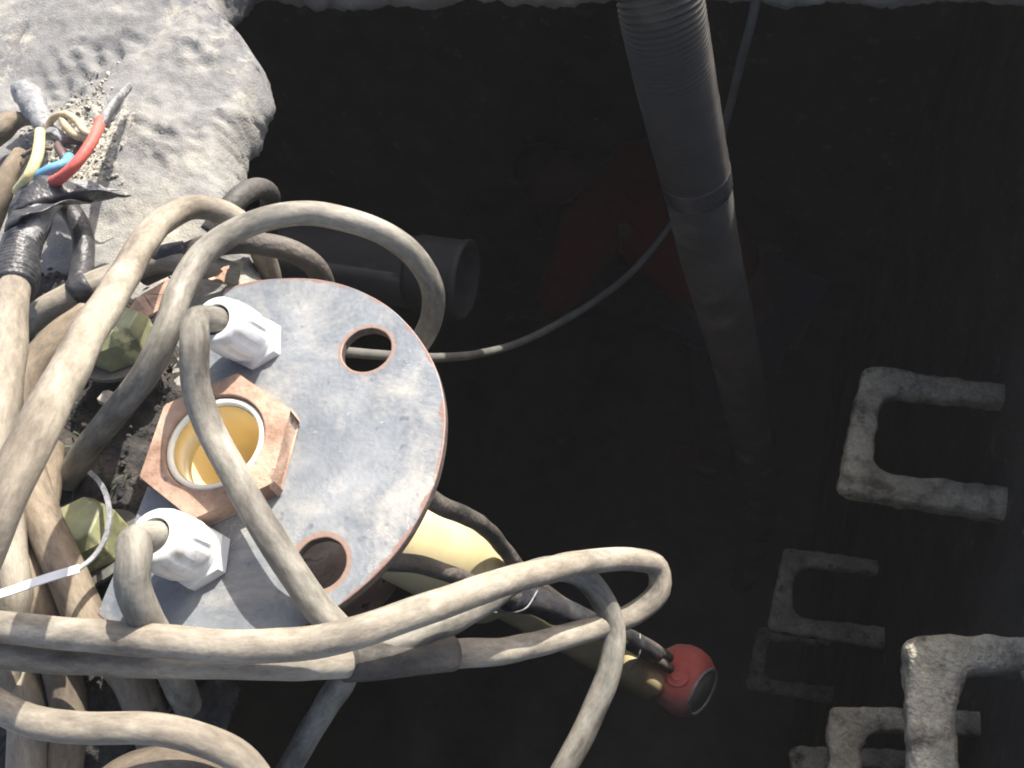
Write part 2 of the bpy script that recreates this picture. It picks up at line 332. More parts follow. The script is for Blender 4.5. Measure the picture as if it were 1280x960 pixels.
# soil heap round the well head
v = []; f = []; G = 150; a0 = W(90, 300, 0); ids = {}
c0 = W(95, 640, 0); xs = [c0.x - .28 + .56 * i / G for i in range(G + 1)]; ys = [c0.y - .34 + .68 * i / G for i in range(G + 1)]
for i, x in enumerate(xs):
    for j, y in enumerate(ys):
        px, py = PX((x, y, 0)); q = math.hypot((px - 85) / 195, (py - 680) / 335)
        z = .030 * (1 - q) + .008 * fbm((x, y, 5), 14) + .006 * fbm((x, y, 2), 50) + .003 * fbm((x, y, 1), 160, 3)
        if z > -.012 and q < 1.25 and px < 300: ids[i, j] = len(v); v.append((x, y, z))
for i in range(G):
    for j in range(G):
        k = [(i, j), (i + 1, j), (i + 1, j + 1), (i, j + 1)]
        if all(a in ids for a in k): f.append([ids[a] for a in k])
me = bpy.data.meshes.new('soil'); me.from_pydata(v, [], f); tag(link('soil', me, 'soil'), 'dark crumbly soil heaped round the well head', kind='structure')

def rock_bm(bm, p, s, mat_index=0):
    r = bmesh.ops.create_icosphere(bm, subdivisions=2 if s > .004 else 1, radius=1); k = Vector((random.random() * 9,) * 3)
    sc = Vector((random.uniform(.7, 1.3), random.uniform(.6, 1.2), random.uniform(.5, .8)))
    rot = Matrix.Rotation(random.random() * 6, 3, Vector((random.random(), random.random(), 1)).normalized())
    for q in r['verts']:
        c = q.co.copy(); c *= 1 + .5 * noise.noise(c * 1.3 + k); q.co = p + rot @ Vector((c.x * sc.x, c.y * sc.y, c.z * sc.z)) * s
def stuff(name, spots, mat, label, cat='gravel'):
    bm = bmesh.new()
    for p, s in spots: rock_bm(bm, p, s)
    me = bpy.data.meshes.new(name); bm.to_mesh(me); bm.free(); return tag(link(name, me, mat, smooth=False), label, cat, kind='stuff')
sp = []
for _ in range(800):
    a = random.gauss(0, 1); b = random.gauss(0, 1); c = random.choice([(95, 205, 34, 26), (115, 150, 16, 30), (60, 170, 22, 22)])
    p = W(c[0] + a * c[2], c[1] + b * c[3], .0); p.z = slab_z(p.x, p.y) + .001; sp.append((p, random.choice((.0007, .001, .0015, .0028)) * random.uniform(.7, 1.2)))
stuff('gravel', sp, 'gravel', 'pale grit scattered on the slab under the bare wires')
sp = []
for _ in range(420):
    p = W(random.uniform(20, 230), random.uniform(340, 900), .012); p.z = .014 + .016 * random.random(); sp.append((p, random.uniform(.0012, .0036)))
stuff('soil_crumbs', sp, 'soil', 'loose dark crumbs on the soil between the cables', 'soil')
# weeds: thin bent blades
bm = bmesh.new()
for _ in range(34):
    cx, cy = random.choice([(78, 545), (105, 620), (65, 560), (150, 600), (205, 850), (95, 480)])
    p = W(cx + random.gauss(0, 14), cy + random.gauss(0, 14), .02); a = random.random() * 6.28; d = Vector((math.cos(a), math.sin(a), 0)); s = Vector((-d.y, d.x, 0)) * random.uniform(.0006, .0014)
    L = random.uniform(.012, .035); pr = None
    for k in range(5):
        t = k / 4; c = p + d * L * t + Vector((0, 0, L * (1.1 * t - .8 * t * t))); w = s * (1 - t * .9); pair = (bm.verts.new(c - w), bm.verts.new(c + w))
        if pr: bm.faces.new((pr[0], pr[1], pair[1], pair[0]))
        pr = pair
me = bpy.data.meshes.new('weeds'); bm.to_mesh(me); bm.free(); tag(link('weeds', me, 'leaf'), 'thin green weeds in the soil beside the cap', 'weeds', kind='stuff')
for (a, b, z, s, lab) in [(136, 497, .055, .0105, 'flat pale stone lying below the upper green bolt'), (85, 480, .04, .007, 'small grey stone beside the thick dusty cable'),
                     (77, 575, .03, .006, 'small round stone beside the green weeds')]:
    bm = bmesh.new(); rock_bm(bm, W(a, b, z - .01), s); me = bpy.data.meshes.new('stone'); bm.to_mesh(me); bm.free()
    tag(link('stone', me, 'gravel', smooth=False), lab, 'stone', 'stones round the well head')

# ---------------------------------------------------------------- the well cap
ZP = .086; cc = W(307, 553, ZP); PR = .150
cap = empty('well_cap', (cc.x, cc.y, 0))
tag(cap, 'round blue grey steel well cap with a rusty hexagon nut and two white cable glands', 'well cap')
e1 = W(275, 349, ZP); e2 = W(118, 772, ZP)
def ang(p): return math.atan2(p.y - cc.y, p.x - cc.x)
A1, A2 = ang(e2), ang(e1)
if A2 < A1: A2 += 2 * math.pi
out = circ(0, 0, PR, 200, A1, A2, .006)
# chord with a slightly ragged cut
ea, eb = Vector(out[-1]), Vector(out[0])
for k in range(1, 30):
    q = ea.lerp(eb, k / 30); nn = Vector((eb.y - ea.y, ea.x - eb.x)).normalized()
    out.append(tuple(q + nn * .0012 * noise.noise(Vector((k * .4, 0, 0)))))
h1 = W(458, 437, ZP) - cc; h2 = W(400, 704, ZP) - cc
hl = [(h1.x, h1.y), (h2.x, h2.y)]
nutc = W(270, 556, ZP) - cc
def local(o, loc):                                       # keep the mesh's own origin at loc so its texture sits there
    o.location = loc; return o
pm = plate_mat(PR, hl + [(nutc.x, nutc.y)])
pl = prism('cap_plate', out, -.009, 0, pm, None, .0010, [circ(hl[0][0], hl[0][1], .0195, 72, wob=.012), circ(hl[1][0], hl[1][1], .0180, 72, wob=.012), circ(nutc.x, nutc.y, .0365, 60)])
pl.data.materials.append(M['plate_edge'])
for q in pl.data.polygons:
    if abs(q.normal.z) < .6: q.material_index = 1
pl.location = (cc.x, cc.y, ZP); bpy.context.view_layer.update(); pl.parent = cap; pl.matrix_parent_inverse = cap.matrix_world.inverted()
# hexagon bushing (the nut) with a round hole, pipe inside
NB = W(278, 566, ZP + .0); nz = .020
hexw = [W(a, b, ZP + nz) for a, b in [(165, 600), (198, 513), (288, 474), (367, 508), (352, 592), (250, 645)]]
hc = sum(hexw, Vector()) / 6; rr = sum((p - hc).length for p in hexw) / 6
a_h = math.atan2(hexw[0].y - hc.y, hexw[0].x - hc.x)
hexp = []
for k in range(6):
    for s in (-.045, .045):
        a = a_h - k * math.pi / 3 + s; hexp.append((hc.x + rr * math.cos(a) * .995, hc.y + rr * math.sin(a) * .995))
ho = W(267, 551, ZP + nz)
nut = prism('hexagon_nut', hexp, ZP + .0015, ZP + nz, 'rust', cap, .0012, [circ(ho.x, ho.y, .0375, 64)])
sa = D(470, 651, .755); sb = D(606, 730, .915)
# riser pipe: through the nut, slanting down into the tank
pd0 = D(515, 677, .83); pd1 = D(812, 850, 1.28)
def DP(px, py, d): return D(px, py, d if d < .85 else .85 + (d - .85) * .48)
top = Vector((ho.x, ho.y, ZP + nz - .003)); 
def rtube(name, a, b, ro, ri, mat, parent, seg=48):
    L = (b - a).length
    return lathe(name, [(ri, 0), (ro, 0), (ro, L), (ri, L)], a, b - a, mat, parent, seg, close=True)
pdir = (pd1 - pd0).normalized()
low = pd0 - pdir * .06
collar = lathe('pipe_collar', [(.0345, -.03), (.0370, -.03), (.0370, -.001), (.0360, 0), (.0325, 0), (.0322, -.03)], top + Vector((0, 0, .0)), (0, 0, 1), 'rim', cap, 64, close=True)
collar['label'] = 'pale rim of the pipe inside the nut'
c = spline([top + Vector((0, 0, -.004)), top + Vector((0, 0, -.04)), top.lerp(pd0, .5) + Vector((0, 0, -.012)), pd0, pd1 - pdir * .0], .01)
fr = frames(c); v = []; f = []; seg = 48
for side, rad0 in ((0, .0345), (1, .0318)):
    for p, (t, u, w) in zip(c, fr):
        q_ = max(0, min(1, ((p - sb).dot(pdir) + .02) / .02)); rad = rad0 - .0075 * q_
        for j in range(seg):
            a = 2 * math.pi * j / seg; v.append(tuple(p + (u * math.cos(a) + w * math.sin(a)) * rad))
Lc = len(c)
for side in (0, 1):
    for i in range(Lc - 1):
        for j in range(seg):
            a = side * Lc * seg + i * seg + j; b = side * Lc * seg + i * seg + (j + 1) % seg
            f.append((a, b, b + seg, a + seg) if side == 0 else (a, a + seg, b + seg, b))
for j in range(seg):
    for i in (0, Lc - 1):
        a = i * seg + j; b = i * seg + (j + 1) % seg; f.append((a, b, b + Lc * seg, a + Lc * seg))
me = bpy.data.meshes.new('riser_pipe'); me.from_pydata(v, [], f)
pipe = link('riser_pipe', me, 'cream_pipe', cap); me.materials.append(M['pipe_in'])
for k, p in enumerate(me.polygons):
    if k >= (Lc - 1) * seg and k < 2 * (Lc - 1) * seg: p.material_index = 1
# belled coupling on the pipe where it comes out from under the plate
L = (sb - sa).length
lathe('pipe_socket', [(.0347, 0), (.0415, .004), (.0425, L * .5), (.0425, L - .002), (.0415, L), (.030, L), ], sa, sb - sa, 'cream_pipe', pipe, 56)
# casing that the cap stands on
rtube('casing_pipe', Vector((ho.x + .012, ho.y + .0, ZP - .0092)), Vector((ho.x + .012, ho.y, -.16)), .062, .057, 'rust', cap)
# cable glands
def gland(base, topp):
    ax = topp - base; L = ax.length
    g = lathe('cable_gland', [(.010, 0), (.0212, 0), (.0212, .0105), (.0190, .012), (.0188, .017), (.0188, .022), (.010, .022)], base, ax, 'white_plastic', cap, 6 * 8,
              mod=lambda a, k: (1 / math.cos((a % (math.pi / 3)) - math.pi / 6) * .95 if k in (1, 2) else 1))
    sharpen(g, 28)
    def fl(a, k): return 1 - (.065 if k in (2, 3, 4, 5) and math.cos(a * 10) > .35 else 0)
    d = lathe('dome_nut', [(.012, .0215), (.0205, .0215), (.0214, .024), (.0214, .033), (.0212, .040), (.0206, .047), (.0188, L - .004), (.0172, L - .0012), (.0150, L), (.0118, L - .0005), (.0108, L - .004), (.0108, .03)],
              base, ax, 'white_plastic', g, 80, mod=fl)
    sharpen(d, 40); return g
gb1, gt1 = W(322, 430, ZP), W(268, 399, .143)
gb2, gt2 = W(252, 697, ZP), W(190, 669, .143)
gland(gb1, gt1); gland(gb2, gt2)

# ---------------------------------------------------------------- cables
g1 = 'dusty cables over the well cap'
ga = (gt1 - gb1).normalized(); gb_ = (gt2 - gb2).normalized()
def cabw(name, pts, r, mat, label, cat='cable', group=None, **k): return tag(tube(name, pts, r, mat, **k), label, cat, group)
cabw('power_cable', [gt1 - ga * .03, gt1 - ga * .004, gt1 + ga * .010 + Vector((-.004, -.006, 0))] + [W(*p) for p in
     [(243, 428, .168), (245, 478, .152), (264, 535, .132), (299, 603, .121), (345, 683, .118), (392, 752, .098), (428, 794, .075), (441, 818, .045), (428, 848, .012), (405, 885, -.03), (376, 935, -.08), (345, 990, -.12)]],
     .0098, 'cable_grey', 'dusty grey cable from the upper white gland crossing over the hexagon nut', group=g1)
cabw('power_cable', [gt2 - gb_ * .03, gt2 - gb_ * .004, gt2 + gb_ * .008 + Vector((-.003, -.006, 0))] + [W(*p) for p in
     [(168, 694, .164), (166, 728, .155), (180, 768, .132), (203, 812, .085), (222, 850, .04), (240, 900, -.02), (250, 960, -.09)]],
     .0105, 'cable_grey', 'dusty brown cable bending down out of the lower white gland', group=g1)
cab('power_cable', [(84, 602, .025), (108, 562, .055), (148, 512, .088), (184, 465, .112), (208, 415, .125), (228, 360, .125), (258, 315, .12), (305, 282, .115), (360, 268, .11), (420, 272, .10),
     (475, 289, .085), (518, 320, .06), (541, 360, .03), (539, 400, .0), (515, 440, -.03), (470, 480, -.06)], .0103, 'cable_grey', 'grey cable looping high over the top of the cap and back under its right side', group=g1)
cab('thick_cable', [(-60, 770, .24), (-20, 680, .255), (8, 610, .26), (50, 530, .25), (90, 455, .22), (130, 385, .18), (168, 322, .13), (203, 278, .09), (245, 260, .06), (285, 268, .04), (315, 292, .015), (335, 335, -.03), (345, 390, -.08)],
    .0114, 'cable', 'thickest dusty beige cable arching from the left edge up over the slab edge', group=g1)
cab('power_cable', [(-80, 776, .12), (0, 783, .12), (100, 793, .125), (200, 803, .13), (300, 808, .13), (380, 805, .125), (450, 789, .12), (520, 765, .10), (600, 737, .06), (680, 714, .0), (740, 702, -.05), (790, 699, -.09),
     (822, 710, -.12), (824, 738, -.13), (795, 765, -.13), (740, 786, -.11), (680, 803, -.07), (620, 814, -.02), (570, 818, .02), (500, 823, .05), (430, 829, .08), (350, 831, .095), (250, 829, .1), (150, 826, .1), (50, 821, .1), (-80, 812, .1)],
    .0100, 'cable', 'beige cable running level across the bottom and doubling back in a loop on the right', group=g1)
cab('power_cable', [(-80, 800, .080), (0, 808, .085), (150, 818, .085), (300, 828, .08), (390, 829, .07), (450, 817, .06), (510, 797, .05), (565, 775, .02), (612, 748, -.01), (650, 722, -.045), (688, 710, -.065), (722, 716, -.08), (749, 742, -.1), (766, 785, -.12), (763, 835, -.13), (742, 890, -.14), (708, 955, -.15), (670, 1020, -.17)],
    .0104, 'cable_grey', 'grey brown cable curving down to the bottom edge left of the red float', group=g1)
cab('rubber_sleeve', [(432, 829, .08), (480, 825, .058), (530, 821, .037), (566, 818, .022)], .0122, 'dirt_cable', 'dark rubber sleeve slid over the looping cable below the cap', 'sleeve')
cab('power_cable', [(-60, 850, .13), (-10, 878, .13), (40, 901, .13), (100, 910, .13), (190, 911, .12), (250, 924, .11), (300, 948, .1), (340, 1000, .08)], .0090, 'cable', 'beige cable curving along the bottom left corner below the others', group=g1)
cab('power_cable', [(110, 1000, .07), (165, 960, .08), (225, 950, .08), (285, 972, .07), (320, 1020, .05)], .0100, 'cable_tan', 'tan cable arching at the bottom edge under the corner cable', group=g1)
cab('power_cable', [(20, 540, .055), (36, 600, .06), (58, 660, .07), (84, 720, .075), (118, 790, .06), (165, 850, .035), (188, 905, .01), (205, 980, -.06)], .0135, 'cable_tan', 'thick tan cable slanting down past the white cable tie', group=g1)
cab('power_cable', [(24, 560, .08), (12, 620, .085), (12, 680, .085), (18, 740, .08), (8, 800, .06), (0, 900, .04)], .0115, 'cable', 'dusty cable dropping down the left edge behind the white cable tie', group=g1)
cab('power_cable', [(60, 560, .035), (52, 640, .05), (44, 700, .06), (52, 760, .06), (75, 830, .04), (85, 900, .03), (75, 1000, .02)], .0122, 'cable_tan', 'tan cable between the left edge cable and the thick slanting one', group=g1)
cab('power_cable', [(20, 830, .03), (32, 890, .04), (35, 1000, .04)], .0125, 'cable', 'short dusty cable standing at the bottom left corner', group=g1)
cab('power_cable', [(110, 395, .05), (70, 425, .065), (40, 462, .07), (22, 515, .07), (15, 580, .06)], .0135, 'cable_tan', 'tan cable passing beneath the thickest cable at the left', group=g1)
cab('power_cable', [(-10, 450, .03), (15, 420, .035), (45, 395, .045), (80, 374, .05), (115, 357, .05), (150, 343, .045), (190, 326, .04), (240, 330, .03), (300, 345, .01)], .0118, 'cable', 'dusty cable crossing under the thickest cable above the green bolt', group=g1)
cab('power_cable', [(180, 345, .02), (235, 318, .035), (290, 304, .04), (345, 308, .03), (385, 325, .005), (405, 352, -.03), (408, 400, -.08)], .0108, 'dirt_cable', 'shaded dirty cable arching behind the upper cable loop', group=g1)
cab('power_cable', [(262, 292, .012), (290, 256, .02), (312, 238, .01), (333, 238, -.02), (338, 262, -.07), (335, 300, -.12)], .0112, 'dark_cable', 'dark cable end curling over the slab edge into the tank', group=g1)
cab('power_cable', [(66, 248, .035), (88, 262, .035), (103, 292, .03), (104, 325, .025), (98, 360, .03)], .0105, 'black_tape', 'black rubber cable bent on the slab beside the taped cable', group=g1)
cab('power_cable', [(160, 345, .03), (200, 318, .045), (232, 312, .04)], .0080, 'black_tape', 'short black cable behind the thickest cable arch', group=g1)
# cut and taped cable with bare wires
tc = empty('cut_cable', W(15, 330, .0)); tag(tc, 'cut cable wrapped in torn black tape with red, blue and yellow wires sticking out', 'cable')
tube('cable_jacket', [W(*p) for p in [(26, 325, .085), (16, 370, .11), (12, 430, .125), (4, 500, .13), (-10, 580, .13), (-30, 680, .12)]], .0128, 'cable', tc)
tube('tape_wrap', [W(*p) for p in [(52, 232, .06), (42, 262, .065), (30, 300, .078), (20, 340, .095), (16, 362, .105)]], lambda t: .0165 + .002 * math.sin(t * 9), 'black_tape', tc, rf=lambda s: .0012 * math.sin(s * 900) if s > .05 else 0, wob=.16, step=.0012)
tube('grey_wrap', [W(*p) for p in [(56, 244, .067), (42, 275, .075), (30, 305, .086)]], lambda t: .0150 - .004 * t, 'grey_tape', tc, wob=.35)
def ragged(name, pts, mat, parent, thick=.0012):
    P = [W(*p) for p in pts]; bm = bmesh.new(); vs = [bm.verts.new(p) for p in P]; fc = bm.faces.new(vs)
    bmesh.ops.triangulate(bm, faces=[fc]); bmesh.ops.subdivide_edges(bm, edges=bm.edges[:], cuts=3, use_grid_fill=True)
    for q in bm.verts: q.co += Vector((0, 0, .006)) * noise.noise(q.co * 45) + Vector((.003, .003, 0)) * noise.noise(q.co * 90)
    me = bpy.data.meshes.new(name); bm.to_mesh(me); bm.free(); o = link(name, me, mat, parent)
    s = o.modifiers.new('s', 'SOLIDIFY'); s.thickness = thick; s.offset = 0; return o
ragged('torn_tape', [(8, 292, .085), (14, 262, .09), (26, 236, .09), (52, 222, .086), (82, 224, .08), (108, 236, .07), (130, 238, .06), (162, 244, .05), (142, 250, .045), (118, 250, .05), (92, 252, .075), (58, 258, .09), (30, 272, .10)], 'black_tape', tc)
ragged('torn_tape', [(84, 228, .055), (112, 226, .045), (134, 234, .04), (150, 238, .035), (122, 240, .04)], 'grey_tape', tc)
def wire(name, mat, pts, r): return tube(name, [W(*p) for p in pts], r, mat, tc, seg=12, step=.003)
wire('red_wire', 'red_wire', [(58, 232, .075), (76, 222, .088), (95, 205, .095), (112, 182, .095), (122, 162, .09), (126, 150, .085)], .0052)
wire('blue_wire', 'blue_wire', [(30, 232, .07), (50, 219, .082), (66, 210, .085), (80, 205, .082), (87, 196, .075)], .0050)
wire('yellow_wire', 'yellow_wire', [(22, 240, .07), (36, 220, .085), (45, 200, .088), (49, 182, .08), (50, 165, .07)], .0052)
wire('cream_wire', 'cream_wire', [(56, 168, .06), (66, 148, .07), (82, 143, .075), (96, 152, .075), (106, 165, .075), (116, 170, .07)], .0036)
wire('cream_wire', 'cream_wire', [(77, 146, .07), (84, 160, .072), (94, 169, .07), (112, 172, .07)], .0042)
wire('brown_wire', 'brown_wire', [(84, 210, .06), (79, 195, .065), (73, 182, .062), (80, 174, .06)], .0042)
wire('brown_wire', 'brown_wire', [(72, 178, .06), (90, 176, .064), (104, 178, .06), (96, 192, .055), (90, 204, .05)], .0042)
wire('brown_wire', 'cable_tan', [(28, 196, .06), (36, 190, .062), (56, 185, .065), (64, 186, .06)], .0022)
wire('bare_wire', 'grey_tape', [(48, 170, .06), (62, 166, .066), (75, 172, .066), (82, 182, .06), (95, 184, .05)], .0026)
tube('grey_wrap', [W(*p) for p in [(34, 116, .03), (42, 128, .035), (50, 145, .045), (58, 158, .055), (72, 170, .062), (88, 176, .062)]], lambda t: .0130 * (1 - t) ** .6 + .0035, 'grey_tape', tc, wob=.45)
tube('grey_wrap', [W(*p) for p in [(124, 160, .086), (130, 148, .078), (138, 134, .06), (150, 121, .045), (161, 109, .035)]], lambda t: .0075 + .003 * math.sin(t * 3.1), 'grey_tape', tc, wob=.55, flat=.45)
ragged('torn_tape', [(126, 150, .07), (133, 132, .06), (137, 118, .06), (139, 130, .055), (148, 122, .05), (163, 110, .04), (155, 128, .045), (142, 146, .055), (134, 160, .06)], 'grey_tape', tc)
cab('power_cable', [(-30, 185, .02), (-5, 165, .03), (14, 152, .03), (30, 149, .028), (42, 152, .025)], lambda t: .0135 - .009 * max(0, t - .55) / .45, 'cable_tan', 'tan cable end lying at the left edge beside the grey tape clump', group=g1)
cab('power_cable', [(-25, 300, .03), (0, 245, .05), (14, 212, .055), (26, 192, .05)], lambda t: .0135 - .006 * t, 'cable_tan', 'brown cable at the left edge just above the torn black tape', group=g1)
# tape wrapped on the crossing cable
cab('tape_band', [(92, 367, .052), (104, 361, .052), (113, 357, .051)], .0130, 'black_tape', 'black tape band wound on the cable under the thickest one', 'tape', wob=.12)
# rusty bits by the plate's upper left edge
def bolt(base, ax, label):
    o = empty('hex_bolt', base); tag(o, label, 'bolt', 'green bolts left of the cap'); ax = ax.normalized()
    w_ = lathe('washer', [(.004, 0), (.036, 0), (.037, .001), (.037, .004), (.035, .0048), (.004, .0048)], base, ax, 'washer', o, 40); sharpen(w_)
    h_ = lathe('bolt_head', [(.0, .005), (.030, .005), (.030, .028), (.024, .038), (.0, .038)], base, ax, 'green', o, 6, smooth=False)
    bevel(h_, .0014); return o
bolt(W(160, 446, .040), Vector((-.10, .38, 1)), 'dull green hexagon bolt on a washer beside the rusty scrap')
bolt(W(122, 688, .028), Vector((-.15, .25, 1)), 'dull green hexagon bolt half in shade inside the white tie loop')
def rusty(pts, label):
    P = [W(*p) for p in pts]; bm = bmesh.new(); fc = bm.faces.new([bm.verts.new(p) for p in P]); bmesh.ops.triangulate(bm, faces=[fc]); bmesh.ops.subdivide_edges(bm, edges=bm.edges[:], cuts=2)
    for q in bm.verts: q.co += Vector((.001, .001, .004)) * noise.noise(q.co * 70)
    me = bpy.data.meshes.new('rusty_scrap'); bm.to_mesh(me); bm.free(); o = link('rusty_scrap', me, 'rust', None, False); s = o.modifiers.new('s', 'SOLIDIFY'); s.thickness = .003; tag(o, label, 'scrap', 'rusty scraps left of the cap')
rusty([(160, 392, .052), (180, 368, .055), (212, 352, .05), (218, 372, .05), (196, 392, .05), (184, 402, .05)], 'rusty metal scrap above the upper green bolt')
rusty([(262, 352, .05), (276, 337, .06), (286, 330, .05), (280, 352, .06)], 'small orange rusty scrap at the top corner of the cap')
# white tie
def ribbon(name, pts, w, t, mat, parent=None):
    c = spline([W(*p) for p in pts], .004); fr = frames(c); v = []; f = []
    for p, (tt, u, q) in zip(c, fr):
        s = tt.cross(Vector((0, 0, 1))).normalized(); uu = s.cross(tt)
        for a, b in ((-1, -1), (1, -1), (1, 1), (-1, 1)): v.append(tuple(p + s * a * w / 2 + uu * b * t / 2))
    for i in range(len(c) - 1):
        for j in range(4): f.append((i * 4 + j, i * 4 + (j + 1) % 4, i * 4 + 4 + (j + 1) % 4, i * 4 + 4 + j))
    f += [(3, 2, 1, 0), tuple(range(len(v) - 4, len(v)))]
    me = bpy.data.meshes.new(name); me.from_pydata(v, [], f); return link(name, me, mat, parent, False)
tie = empty('cable_tie', W(98, 711, .1)); tag(tie, 'white plastic cable tie pulled round the cables at the left edge', 'cable tie')
ribbon('tie_strap', [(-20, 748, .108), (15, 738, .111), (55, 724, .113), (99, 711, .112)], .0062, .0014, 'white_plastic', tie)
ribbon('tie_tail', [(97, 712, .108), (116, 697, .10), (130, 676, .095), (137, 648, .09), (133, 620, .08), (124, 602, .07), (112, 590, .06)], .0036, .0012, 'grey_tape', tie)

# black cables along the riser pipe, tape, red float
cabw('pump_cable', [DP(520, 610, .62), DP(548, 630, .665), DP(580, 643, .72), DP(608, 662, .78), DP(632, 688, .85), DP(652, 715, .93), DP(700, 752, 1.10), DP(760, 782, 1.35), DP(800, 800, 1.55), DP(836, 822, 1.70)], .0078, 'dirt_cable',
     'dirty black cable beside the outer edge of the cream pipe', group='pump cables along the cream pipe')
cabw('pump_cable', [DP(460, 700, .66), DP(498, 703, .67), DP(530, 706, .70), DP(560, 716, .73), DP(595, 730, .78), DP(640, 748, .87), DP(700, 768, 1.02), DP(770, 796, 1.28), DP(815, 822, 1.6), DP(838, 836, 1.71)], .0075, 'dirt_cable',
     'dirty black cable crossing over the cream pipe just below the cap', group='pump cables along the cream pipe')
cabw('tape_wrap', [DP(636, 742, .885), DP(680, 757, .985), DP(730, 776, 1.13), DP(775, 795, 1.32), DP(818, 818, 1.55)], lambda t: .0150 - .004 * t, 'black_tape', 'black tape binding the pump cables on top of the cream pipe', 'tape', wob=.3)
for k, (a, b, c_) in enumerate([((612, 766), (655, 762), (672, 738)), ((788, 838), (800, 815), (800, 792))]):
    dd = .90 if k == 0 else 1.42
    cabw('thin_string', [DP(a[0], a[1], dd), DP(b[0], b[1], dd - .03), DP(c_[0], c_[1], dd)], .0010, 'grey_tape', ['thin string tied round the black tape near the cap', 'thin string tied round the cream pipe next to the red float'][k], 'string', 'strings tied round the cream pipe', seg=6, wob=0)
fc = D(852, 849, 1.30); FS = 1.30 / 1.74; fax = (R @ Vector((.71, -.29, .64))).normalized()
fl = empty('float_ball', fc); tag(fl, 'red rounded float with a grey round end face below the cream pipe', 'float')
prof = [(.0, -.058), (.022, -.057), (.042, -.050), (.060, -.034), (.0705, -.012), (.0725, .008), (.068, .028), (.058, .043), (.050, .050)]
sm = []
for i in range(len(prof) - 1):
    for t in (0, .5): sm.append(tuple(prof[i][k] * (1 - t) + prof[i + 1][k] * t for k in (0, 1)))
sm.append(prof[-1])
lathe('float_body', [(a * FS, b * FS) for a, b in sm], fc, fax, 'red_paint', fl, 48)
fr_ = lathe('end_rim', [(a * FS, b * FS) for a, b in [(.044, .046), (.051, .046), (.0525, .0495), (.051, .053), (.046, .053), (.044, .050)]], fc, fax, 'grey_tape', fl, 48, close=True)
lathe('end_face', [(a * FS, b * FS) for a, b in [(.0, .0495), (.0445, .0495), (.0445, .046), (.0, .046)]], fc, fax, 'grey_face', fl, 40)
sc_ = (R @ Vector((-.30, .42, .86))).normalized()
lathe('socket_ring', [(a * FS, b * FS) for a, b in [(.006, .068), (.008, .073), (.012, .0735), (.0135, .069), (.0175, .070), (.0215, .0725), (.025, .068), (.026, .060), (.006, .060)]], fc, sc_, 'red_paint', fl, 32)
# ---------------------------------------------------------------- hoses in the tank
hose = empty('suction_hose', D(825, 0, .81)); tag(hose, 'thick dark ribbed suction hose hanging down into the tank', 'hose')
hp = [(795, -330, .86), (806, -160, .80), (822, -20, .80), (838, 70, .85), (852, 140, .915), (868, 215, 1.0), (884, 300, 1.10), (902, 375, 1.23), (918, 440, 1.38), (934, 520, 1.62), (945, 590, 1.95), (952, 650, 2.4)]
hw = [D(*p) for p in hp]; hw.append(Vector((hw[-1].x, hw[-1].y, ZF + .02))) if hw[-1].z > ZF + .05 else None
c = spline(hw, .0010); s_ = 0; cut1 = cut2 = None
for i, p in enumerate(c):
    px, py = PX(p)
    if cut1 is None and py > 214: cut1 = i
    if cut2 is None and py > 236: cut2 = i
P3 = .0050
def rib(am): return lambda s: am * math.cos(2 * math.pi * s / P3)
tube('ribbed_hose', c[:cut1 + 2], .0395, 'hose', hose, seg=40, raw=True, wob=.01, rf=rib(.0016))
tube('tape_band', c[cut1:cut2], .0412, 'black_tape', hose, seg=40, raw=True, wob=.03)
tube('ribbed_hose', c[cut2 - 2:], .0385, 'hose_mud', hose, seg=40, raw=True, wob=.015, rf=rib(.0014))
cabw('hanging_cord', [D(950, -160, .98), D(946, -10, 1.0), D(925, 80, 1.10), D(903, 165, 1.22), D(878, 225, 1.30), D(838, 282, 1.36), D(795, 335, 1.36), D(750, 372, 1.32), D(700, 403, 1.26), D(650, 428, 1.2), D(600, 442, 1.12), D(550, 447, 1.02), D(490, 445, .9), D(430, 440, .86)],
     .0055, 'cord', 'thin grey cord passing behind the ribbed hose and under the cap', 'cord')

